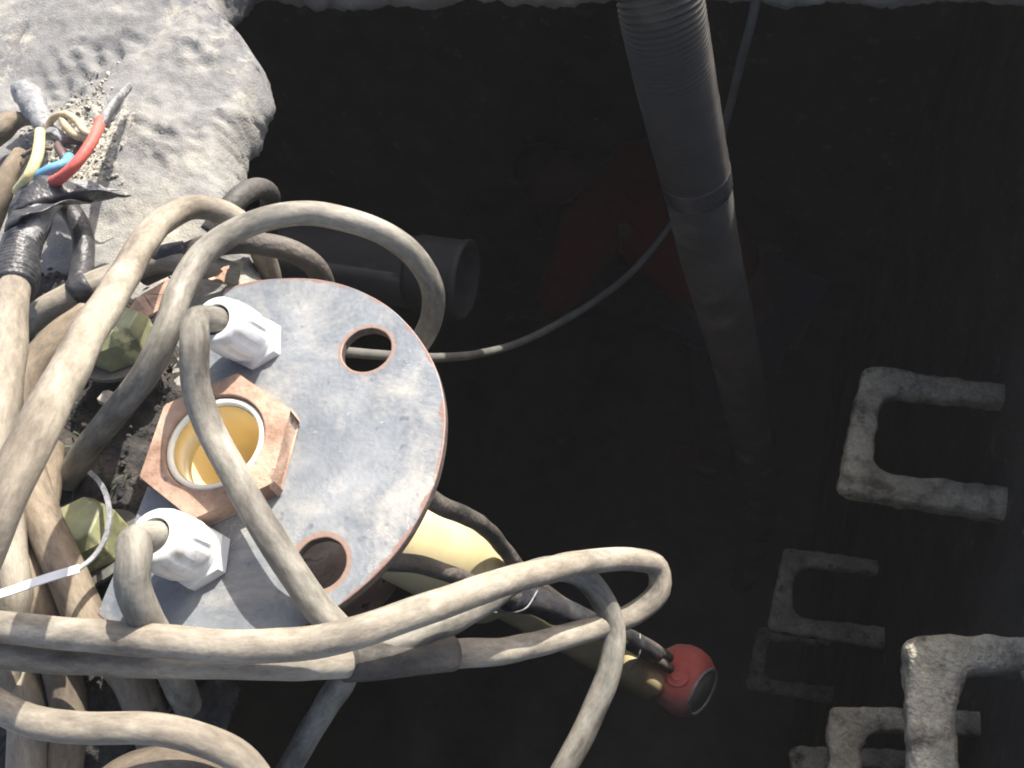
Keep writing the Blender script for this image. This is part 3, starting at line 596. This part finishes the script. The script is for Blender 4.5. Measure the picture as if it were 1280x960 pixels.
# ---------------------------------------------------------------- step irons
def step_iron(outer, inner, z, th, label, lit=1):
    """outer / inner: pixel corners (wall end top, corner top, corner bottom, wall end bottom) at height z"""
    def fil(pts, rad):
        out = [pts[0]]
        for i in range(1, len(pts) - 1):
            a, b, c_ = pts[i - 1], pts[i], pts[i + 1]; u = (a - b).normalized(); w = (c_ - b).normalized()
            for k in range(7):
                t = k / 6; p0 = b + u * rad; p1 = b + w * rad; out.append(p0 * (1 - t) ** 2 + b * 2 * t * (1 - t) + p1 * t * t)
        return out + [pts[-1]]
    O = fil([W(*p, z) for p in outer], .016); I = fil([W(*p, z) for p in inner], .034)
    def sub(L):
        o = []
        for i in range(len(L) - 1):
            k = max(1, int((L[i + 1] - L[i]).length / .006)); o += [L[i].lerp(L[i + 1], j / k) for j in range(k)]
        return o + [L[-1]]
    n_ = 90
    def res(L):
        L = sub(L); d = [0]
        for i in range(1, len(L)): d.append(d[-1] + (L[i] - L[i - 1]).length)
        o = []
        for k in range(n_ + 1):
            t = d[-1] * k / n_; i = max(j for j in range(len(d)) if d[j] <= t + 1e-9); i = min(i, len(L) - 2)
            o.append(L[i].lerp(L[i + 1], (t - d[i]) / max(1e-9, d[i + 1] - d[i])))
        return o
    O, I = res(O), res(I); v = []; f = []; K = 20; sd = random.random() * 30
    for a, b in zip(O, I):
        m = (a + b) / 2; hlf = (a - b) / 2
        for j in range(K):
            g = 2 * math.pi * j / K; cx = math.copysign(abs(math.cos(g)) ** .55, math.cos(g)); cz = math.copysign(abs(math.sin(g)) ** .55, math.sin(g))
            p = m + hlf * cx + Vector((0, 0, th / 2)) * (cz - 1)
            nn = noise.noise(p * 55 + Vector((sd, 0, 0))) * .0036 + noise.noise(p * 170) * .0019
            v.append(tuple(p + (hlf.normalized() * cx + Vector((0, 0, 1)) * cz).normalized() * nn))
    for i in range(n_):
        for j in range(K):
            a = i * K + j; b = i * K + (j + 1) % K; f.append((a, b, b + K, a + K))
    f += [tuple(range(K)), tuple(range(n_ * K + K - 1, n_ * K - 1, -1))]
    me = bpy.data.meshes.new('step_iron'); me.from_pydata(v, [], f)
    bm = bmesh.new(); bm.from_mesh(me); bmesh.ops.recalc_face_normals(bm, faces=bm.faces); bm.to_mesh(me); bm.free()
    return tag(link('step_iron', me, 'iron' if lit else 'iron_shaded'), label, 'step iron', 'step irons down the tank wall')
VP = (814, 1088)
def scaled(pts, k, dx=0, dy=0): return [(VP[0] + (x - VP[0]) * k + dx, VP[1] + (y - VP[1]) * k + dy) for x, y in pts]
B_o = [(1262, 478), (1080, 453), (1046, 614), (1275, 650)]; B_i = [(1262, 504), (1104, 489), (1092, 587), (1275, 607)]
zB = -.478
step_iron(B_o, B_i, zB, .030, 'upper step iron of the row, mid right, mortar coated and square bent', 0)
def zk(k, z0=zB): return CZ - (CZ - z0) / k
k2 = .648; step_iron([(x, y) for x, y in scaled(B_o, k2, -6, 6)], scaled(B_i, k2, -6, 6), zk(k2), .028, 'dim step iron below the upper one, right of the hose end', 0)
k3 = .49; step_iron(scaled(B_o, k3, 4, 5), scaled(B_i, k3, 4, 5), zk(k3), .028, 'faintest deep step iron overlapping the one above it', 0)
A_o = [(1455, 800), (1136, 788), (1140, 1050), (1455, 1075)]; A_i = [(1455, 850), (1198, 836), (1204, 1000), (1455, 1020)]
zA = -.185
step_iron(A_o, A_i, zA, .034, 'nearest and brightest step iron in the bottom right corner')
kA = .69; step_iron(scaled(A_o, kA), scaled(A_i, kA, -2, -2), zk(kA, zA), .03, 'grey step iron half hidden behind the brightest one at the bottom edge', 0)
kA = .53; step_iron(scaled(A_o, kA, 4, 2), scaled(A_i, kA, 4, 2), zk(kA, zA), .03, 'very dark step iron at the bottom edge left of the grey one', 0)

# ---------------------------------------------------------------- drum and worker at the bottom
ie = D(580, 350, 1.20); dr = empty('inlet_pipe', (x0, ie.y, ie.z)); tag(dr, 'grey plastic pipe end sticking out level into the dark tank behind the cap', 'pipe')
rtube('pipe', Vector((x0 - .01, ie.y, ie.z)), ie + Vector((-.02, 0, 0)), .052, .048, 'drum', dr)
lathe('pipe_socket', [(.049, -.075), (.0525, -.075), (.0555, -.068), (.0555, -.006), (.0575, -.003), (.0575, .004), (.054, .006), (.050, .002)], ie, (1, 0, 0), 'drum', dr, 56, close=True)

def skin(name, pts, edges, mat, parent, root=0, sub=2):
    me = bpy.data.meshes.new(name); me.from_pydata([tuple(p[:3]) for p in pts], edges, [])
    o = bpy.data.objects.new(name, me); COL.objects.link(o)
    o.modifiers.new('sk', 'SKIN'); sb = o.modifiers.new('su', 'SUBSURF'); sb.levels = sb.render_levels = sub
    if not me.skin_vertices: 
        bm = bmesh.new(); bm.from_mesh(me); bm.verts.layers.skin.verify(); bm.to_mesh(me); bm.free()
    sv = me.skin_vertices[0].data
    for i, p in enumerate(pts):
        sv[i].radius = (p[3], p[4] if len(p) > 4 else p[3]); sv[i].use_root = (i == root)
    bpy.context.view_layer.update()
    m2 = bpy.data.meshes.new_from_object(o.evaluated_get(bpy.context.evaluated_depsgraph_get()))
    bpy.data.objects.remove(o); m2.name = name
    r = link(name, m2, mat); r.parent = parent; return r
per = W(905, 560, ZF); ps = bpy.data.objects.new('person', None); COL.objects.link(ps); ps.location = (per.x, per.y, ZF)
hd = W(700, 300, -1.3) - W(905, 400, -1.3); ps.rotation_euler = (0, 0, math.atan2(hd.y, hd.x))
tag(ps, 'worker in red shirt and blue trousers bending forward down in the dark tank', 'person')
# local frame: +x forward (bend direction), y left, z up
def limbs(s): return [(0, s * .09, .90, .085), (.02, s * .11, .52, .058), (-.02, s * .12, .09, .036), (.13, s * .13, .035, .036)]
pts = [(0, 0, .95, .13, .10), (.16, 0, 1.06, .13, .10), (.34, 0, 1.13, .15, .10), (.46, 0, 1.15, .10, .08), (.53, 0, 1.15, .052, .052)]
ed = [(0, 1), (1, 2), (2, 3), (3, 4)]
for s in (1, -1):
    b0 = len(pts); pts += limbs(s); ed += [(0, b0), (b0, b0 + 1), (b0 + 1, b0 + 2), (b0 + 2, b0 + 3)]
    b0 = len(pts); pts += [(.42, s * .17, 1.10, .060), (.50, s * .25, .84, .043), (.66, s * .20, .66, .032), (.71, s * .19, .61, .030, .018), (.755, s * .185, .565, .034, .016)]
    ed += [(3, b0), (b0, b0 + 1), (b0 + 1, b0 + 2), (b0 + 2, b0 + 3), (b0 + 3, b0 + 4)]
    pb = b0 + 4
    for k, (dy, L) in enumerate([(-.024, .060), (-.008, .068), (.008, .064), (.023, .050)]):
        b1 = len(pts); pts += [(.775, s * .185 + dy, .54, .0095), (.785, s * .185 + dy, .54 - L * .5, .0085), (.770, s * .185 + dy, .54 - L, .0075)]
        ed += [(pb, b1), (b1, b1 + 1), (b1 + 1, b1 + 2)]
    b1 = len(pts); pts += [(.74, s * .150, .575, .011), (.765, s * .145, .545, .009)]; ed += [(b0 + 3, b1), (b1, b1 + 1)]
# head as part of the same skinned figure
b0 = len(pts); pts += [(.60, 0, 1.13, .070, .075), (.68, 0, 1.10, .088, .078), (.75, 0, 1.07, .070, .062), (.665, 0, 1.005, .014), (.66, .088, 1.09, .012), (.66, -.088, 1.09, .012)]
ed += [(4, b0), (b0, b0 + 1), (b0 + 1, b0 + 2), (b0 + 1, b0 + 3), (b0 + 1, b0 + 4), (b0 + 1, b0 + 5)]
skin('body', pts, ed, 'skin', ps)
sh = [(.02, 0, .97, .150, .120), (.16, 0, 1.07, .160, .122), (.34, 0, 1.14, .178, .122), (.46, 0, 1.155, .12, .095)]; se = [(0, 1), (1, 2), (2, 3)]
for s in (1, -1):
    b0 = len(sh); sh += [(.42, s * .19, 1.11, .085), (.47, s * .245, .98, .068), (.495, s * .26, .88, .064)]; se += [(3, b0), (b0, b0 + 1), (b0 + 1, b0 + 2)]
skin('shirt', sh, se, 'shirt', ps)
tr = [(.0, 0, .93, .150, .118)]; te = []
for s in (1, -1):
    b0 = len(tr); tr += [(.0, s * .10, .86, .105), (.02, s * .115, .52, .076), (-.02, s * .125, .12, .062)]; te += [(0, b0), (b0, b0 + 1), (b0 + 1, b0 + 2)]
skin('trousers', tr, te, 'jeans', ps)
skin('hair', [(.64, 0, 1.15, .080, .070), (.72, 0, 1.125, .083, .062), (.775, 0, 1.09, .058, .055)], [(0, 1), (1, 2)], 'hair', ps)
for s in (1, -1):
    skin('shoe', [(-.06, s * .125, .05, .045), (.05, s * .13, .04, .045, .035), (.16, s * .14, .03, .042, .026)], [(0, 1), (1, 2)], 'dark_cable', ps)

# thin haze volume added to lift the blacks like lens glare
hv = [(x, y, z) for z in (-3.4, .75) for x, y in ((-9, -9), (9, -9), (9, 9), (-9, 9))]
me = bpy.data.meshes.new('haze'); me.from_pydata(hv, [], [(3, 2, 1, 0), (4, 5, 6, 7), (0, 1, 5, 4), (1, 2, 6, 5), (2, 3, 7, 6), (3, 0, 4, 7)])
hm = bpy.data.materials.new('glare_haze'); hm.use_nodes = True; hn = hm.node_tree; hn.nodes.remove(hn.nodes['Principled BSDF'])
pv = hn.nodes.new('ShaderNodeVolumePrincipled'); pv.inputs['Density'].default_value = .008; pv.inputs['Color'].default_value = (.9, .9, .9, 1)
hn.links.new(pv.outputs[0], hn.nodes['Material Output'].inputs['Volume'])
tag(link('haze', me, hm, smooth=False), 'thin added haze standing in for lens glare over the opening', kind='stuff')

# ---------------------------------------------------------------- light, sky, camera
sh_dir = W(262, 640, ZP) - W(300, 560, ZP); sh_dir.z = 0; sh_dir.normalize()
EL = math.radians(44)
sh_dir = Matrix.Rotation(math.radians(-15), 3, 'Z') @ sh_dir
tosun = Vector((-sh_dir.x * math.cos(EL), -sh_dir.y * math.cos(EL), math.sin(EL)))
sl = bpy.data.lights.new('sun', 'SUN'); sl.energy = 5.0; sl.angle = math.radians(.55); sl.color = (1, .94, .85)
so = bpy.data.objects.new('sun', sl); COL.objects.link(so); so.rotation_euler = (-tosun).to_track_quat('-Z', 'Y').to_euler(); so.location = (0, 0, 5)
wd = bpy.data.worlds.new('World'); SC.world = wd; wd.use_nodes = True; nt = wd.node_tree
sky = nt.nodes.new('ShaderNodeTexSky'); sky.sky_type = 'NISHITA'; sky.sun_disc = False
sky.dust_density = 4.0; sky.ozone_density = .3; sky.air_density = .8; sky.sun_elevation = EL; sky.sun_rotation = math.atan2(tosun.x, tosun.y)
nt.links.new(sky.outputs[0], nt.nodes['Background'].inputs[0]); nt.nodes['Background'].inputs[1].default_value = .14
cd = bpy.data.cameras.new('camera'); co = bpy.data.objects.new('camera', cd); COL.objects.link(co); SC.camera = co
co.matrix_world = Matrix.Translation(CAM) @ R.to_4x4()
cd.sensor_width = 36; cd.lens = F / 1280 * 36; cd.clip_start = .01; cd.clip_end = 200
SC.view_settings.view_transform = 'Standard'; SC.view_settings.look = 'None'; SC.view_settings.gamma = 1
SC.view_settings.exposure = .95
SC.cycles.max_bounces = 8; SC.cycles.filter_width = 1.9
